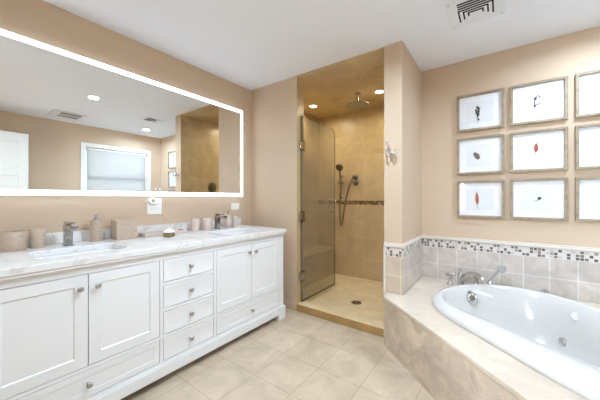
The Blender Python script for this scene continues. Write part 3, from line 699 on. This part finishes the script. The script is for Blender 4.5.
def spec_redleaf(t):
    obj('pressed_leaf', leaf_bm([(-.004,-.038),(.004,-.03),(.014,-.02),(.013,-.002),(.016,.008),(.010,.024),(.003,.042),(-.006,.028),(-.012,.016),(-.010,.002),(-.014,-.010),(-.008,-.024)]), M['leafred'], t, loc=(-.01,-.004,.195))
    obj('leaf_stem', leaf_bm([(-.001,0),(.001,0),(-.002,-.016),(-.004,-.016)]), M['stem'], t, loc=(-.011,-.004,.158))
def spec_beetle(t):
    obj('dark_seed', leaf_bm(ell(0,0,.011,.012)), M['black'], t, loc=(.012,-.004,.178))
    obj('thin_stalk', leaf_bm([(.0,.0015),(-.024,-.022),(-.022,-.024),(.002,-.0015)]), M['stem'], t, loc=(.006,-.004,.172))
FX = .181
def picture(xc, zc, label, spec):
    t = thing('picture_frame', label, 'picture', (xc, YE-.001, zc-FS), 0, 'framed botanicals over the bathtub')
    fw = .020
    bm = B()
    z2 = 2*FS
    sl = [(-FX,0),(FX,0),(FX,z2),(-FX,z2)]
    slab(bm, sl, [[(-FX+fw,fw),(FX-fw,fw),(FX-fw,z2-fw),(-FX+fw,z2-fw)]], 0, .028)
    xf(bm, Matrix(((1,0,0,0),(0,0,-1,0),(0,1,0,0),(0,0,0,1)))); obj('frame', bm, M['wood'], t, bevel=.002)
    bm = B(); box(bm, -FX+fw-.002, FX-fw+.002, -.008, -.0005, fw-.002, z2-fw+.002); obj('mat_board', bm, M['mat'], t, smooth=False)
    bm = B(); box(bm, -.105, .105, -.0095, -.008, .070, .270); obj('mount_sheet', bm, M['paper'], t, smooth=False)
    bm = B(); box(bm, -FX+fw-.002, FX-fw+.002, -.024, -.022, fw-.002, z2-fw+.002); obj('glass', bm, M['frameglass'], t, smooth=False)
    if spec:
        n0 = set(t.children); spec(t)
        for c in t.children:
            if c not in n0: c.location.y -= .0065
    return t
cx = [-.149, .2525, .656]; cz = [1.992, 1.590, 1.188]
picture(cx[0], cz[0], 'oak-framed dark green leaf sprig, top left of the nine pictures', spec_sprig)
picture(cx[0], cz[1], 'oak-framed grey-brown pressed leaf, middle row at the left of the nine pictures', spec_greyleaf)
picture(cx[0], cz[2], 'oak-framed slender rust-red leaf, bottom left of the nine pictures', spec_feather)
picture(cx[1], cz[0], 'oak-framed curled dark stem with pods, middle of the top row of pictures', spec_curl)
picture(cx[1], cz[1], 'oak-framed short red-orange leaf, centre of the nine pictures', spec_redleaf)
picture(cx[1], cz[2], 'oak-framed tiny black seed on a stalk, middle of the bottom row of pictures', spec_beetle)
picture(cx[2], cz[0], 'oak-framed picture in the top row cut off by the right photo edge', None)
picture(cx[2], cz[1], 'oak-framed picture in the middle row cut off by the right photo edge', None)
picture(cx[2], cz[2], 'oak-framed picture in the bottom row cut off by the right photo edge', None)

# ------------------------------------------------------------------ ceiling vents and downlights
vt = thing('ceiling_vent', 'white square ceiling register with nested dark slots in front of the tub wall', 'vent', (-.135, 2.225, H))
sl = []
for k in range(3):
    y = -.128+.026*k; sl.append([(-.100,y),(.108,y),(.108,y+.019),(-.100,y+.019)])
for k, (L, hx) in enumerate(((.105, .103), (.080, .075), (.055, .047))):
    y = -.050+.026*k; a = .010
    sl.append([(-hx,y),(hx,y),(hx,L),(hx-a,L),(hx-a,y+.019),(-hx+a,y+.019),(-hx+a,L),(-hx,L)])
bm = B(); slab(bm, [(-.165,-.165),(.165,-.165),(.165,.165),(-.165,.165)], sl, -.0055, -.004); obj('face_plate', bm, M['ventpaint'], vt, bevel=.001, smooth=False)
bm = B(); box(bm, -.15, .15, -.15, .15, -.004, -.0005); obj('slot_shade_plate', bm, M['dark'], vt)  # thin black backing painted in for the shade inside the slots
for sx, sy in ((-1,1),(1,1),(-1,-1),(1,-1)):
    bm = B(); lathe(bm, [(.006, -.005), (.006, -.007), (.0, -.0085)], (sx*.145, sy*.145, 0), seg=10); obj('screw', bm, M['nickel'], vt)
v2 = thing('exhaust_grille', 'white exhaust grille with two wide dark slots, seen in the mirror by the window', 'vent', (.66, 1.28, H))
bm = B(); slab(bm, [(-.20,-.20),(.20,-.20),(.20,.20),(-.20,.20)], [[(-.16,-.11),(-.01,-.11),(-.01,.15),(-.16,.15)], [(.03,-.11),(.15,-.11),(.15,.15),(.03,.15)]], -.016, -.004); obj('face_plate', bm, M['ventpaint'], v2, bevel=.002, smooth=False)
bm = B(); box(bm, -.18, .18, -.18, .18, -.004, -.0005); obj('slot_shade_plate', bm, M['grey'], v2)  # dark grey sheet standing in for shade behind the grille
bm = B()
for k in range(11):
    x = -.15+.027*k
    if -.02 < x < .03: continue
    box(bm, x-.002, x+.002, -.11, .15, -.013, -.004)
obj('louvers', bm, M['cord'], v2)
def downlight(x, y, label, zc, watts, col, lens, r=.05):
    t = thing('recessed_downlight', label, 'ceiling light', (x, y, zc), 0, 'recessed downlights')
    bm = B(); lathe(bm, [(r+.024, 0), (r+.022, -.005), (r+.002, -.006), (r, -.003), (r, -.0005)], cap0=False, cap1=False); obj('trim_ring', bm, M['trimwhite'], t)
    bm = B(); lathe(bm, [(r+.001, -.0005), (r+.001, -.003), (.0, -.003)], cap0=False); obj('lens', bm, lens, t)
    l = bpy.data.lights.new('downlight_lamp', 'AREA'); l.shape = 'DISK'; l.size = r*2; l.energy = watts; l.color = col; l.spread = math.radians(165)
    lo = bpy.data.objects.new('downlight_lamp', l); COL.objects.link(lo); lo.parent = t; lo.location = (0,0,-.008)
downlight(-.56, 1.258, 'lit recessed downlight over the middle of the floor, seen only in the mirror', H, CAN_W, COOL, M['lens'])
downlight(-1.15, .10, 'added unseen fill downlight at the entrance end of the room, out of the mirror view', H, CAN_W*.3, COOL, M['lens'])  # lamp put in for frontal fill, outside the view
downlight(.62, 2.44, 'lit recessed downlight over the bathtub, seen only in the mirror', H, TUB_W, COOL, M['lens'])
downlight(-2.12, 3.20, 'warm recessed downlight in the shower ceiling left of the rain head', H-.008, SHOWER_W, WARM, M['lenswarm'], .045)
downlight(-1.18, 3.24, 'warm recessed downlight in the shower ceiling right of the rain head', H-.008, SHOWER_W, WARM, M['lenswarm'], .045)

# ------------------------------------------------------------------ white panelled entrance door, standing open (seen in the mirror)
ed = bpy.data.objects.new('door_1', None); COL.objects.link(ed); ed.location = (.77, .10, .01); ed['kind'] = 'structure'
bm = B(); T = .035
LW, LH = .755, 2.12
hl = []
for y0, y1 in ((.11,.345), (.41,.645)):
    for z0, z1 in ((.22,.80), (.96,1.50), (1.62,1.98)): hl.append([(y0,z0),(y1,z0),(y1,z1),(y0,z1)])
slab(bm, [(0,0),(LW,0),(LW,LH),(0,LH)], hl, 0, T)
xf(bm, Matrix(((0,0,1,-T/2),(1,0,0,0),(0,1,0,0),(0,0,0,1)))); obj('door_frame', bm, M['doorpaint'], ed, bevel=.006)
bm = B()
for h_ in hl: box(bm, -.009, .009, h_[0][0]-.002, h_[1][0]+.002, h_[0][1]-.002, h_[2][1]+.002)
obj('door_panels', bm, M['doorpaint'], ed)
bm = B()
for sx in (-1, 1): lathe(bm, [(.03, 0), (.03, .006), (.012, .012), (.011, .035), (.026, .045), (.028, .06), (.018, .07), (.0, .072)], (sx*T/2, LW-.07, .95), (sx,0,0))
obj('door_handle', bm, M['nickel'], ed)
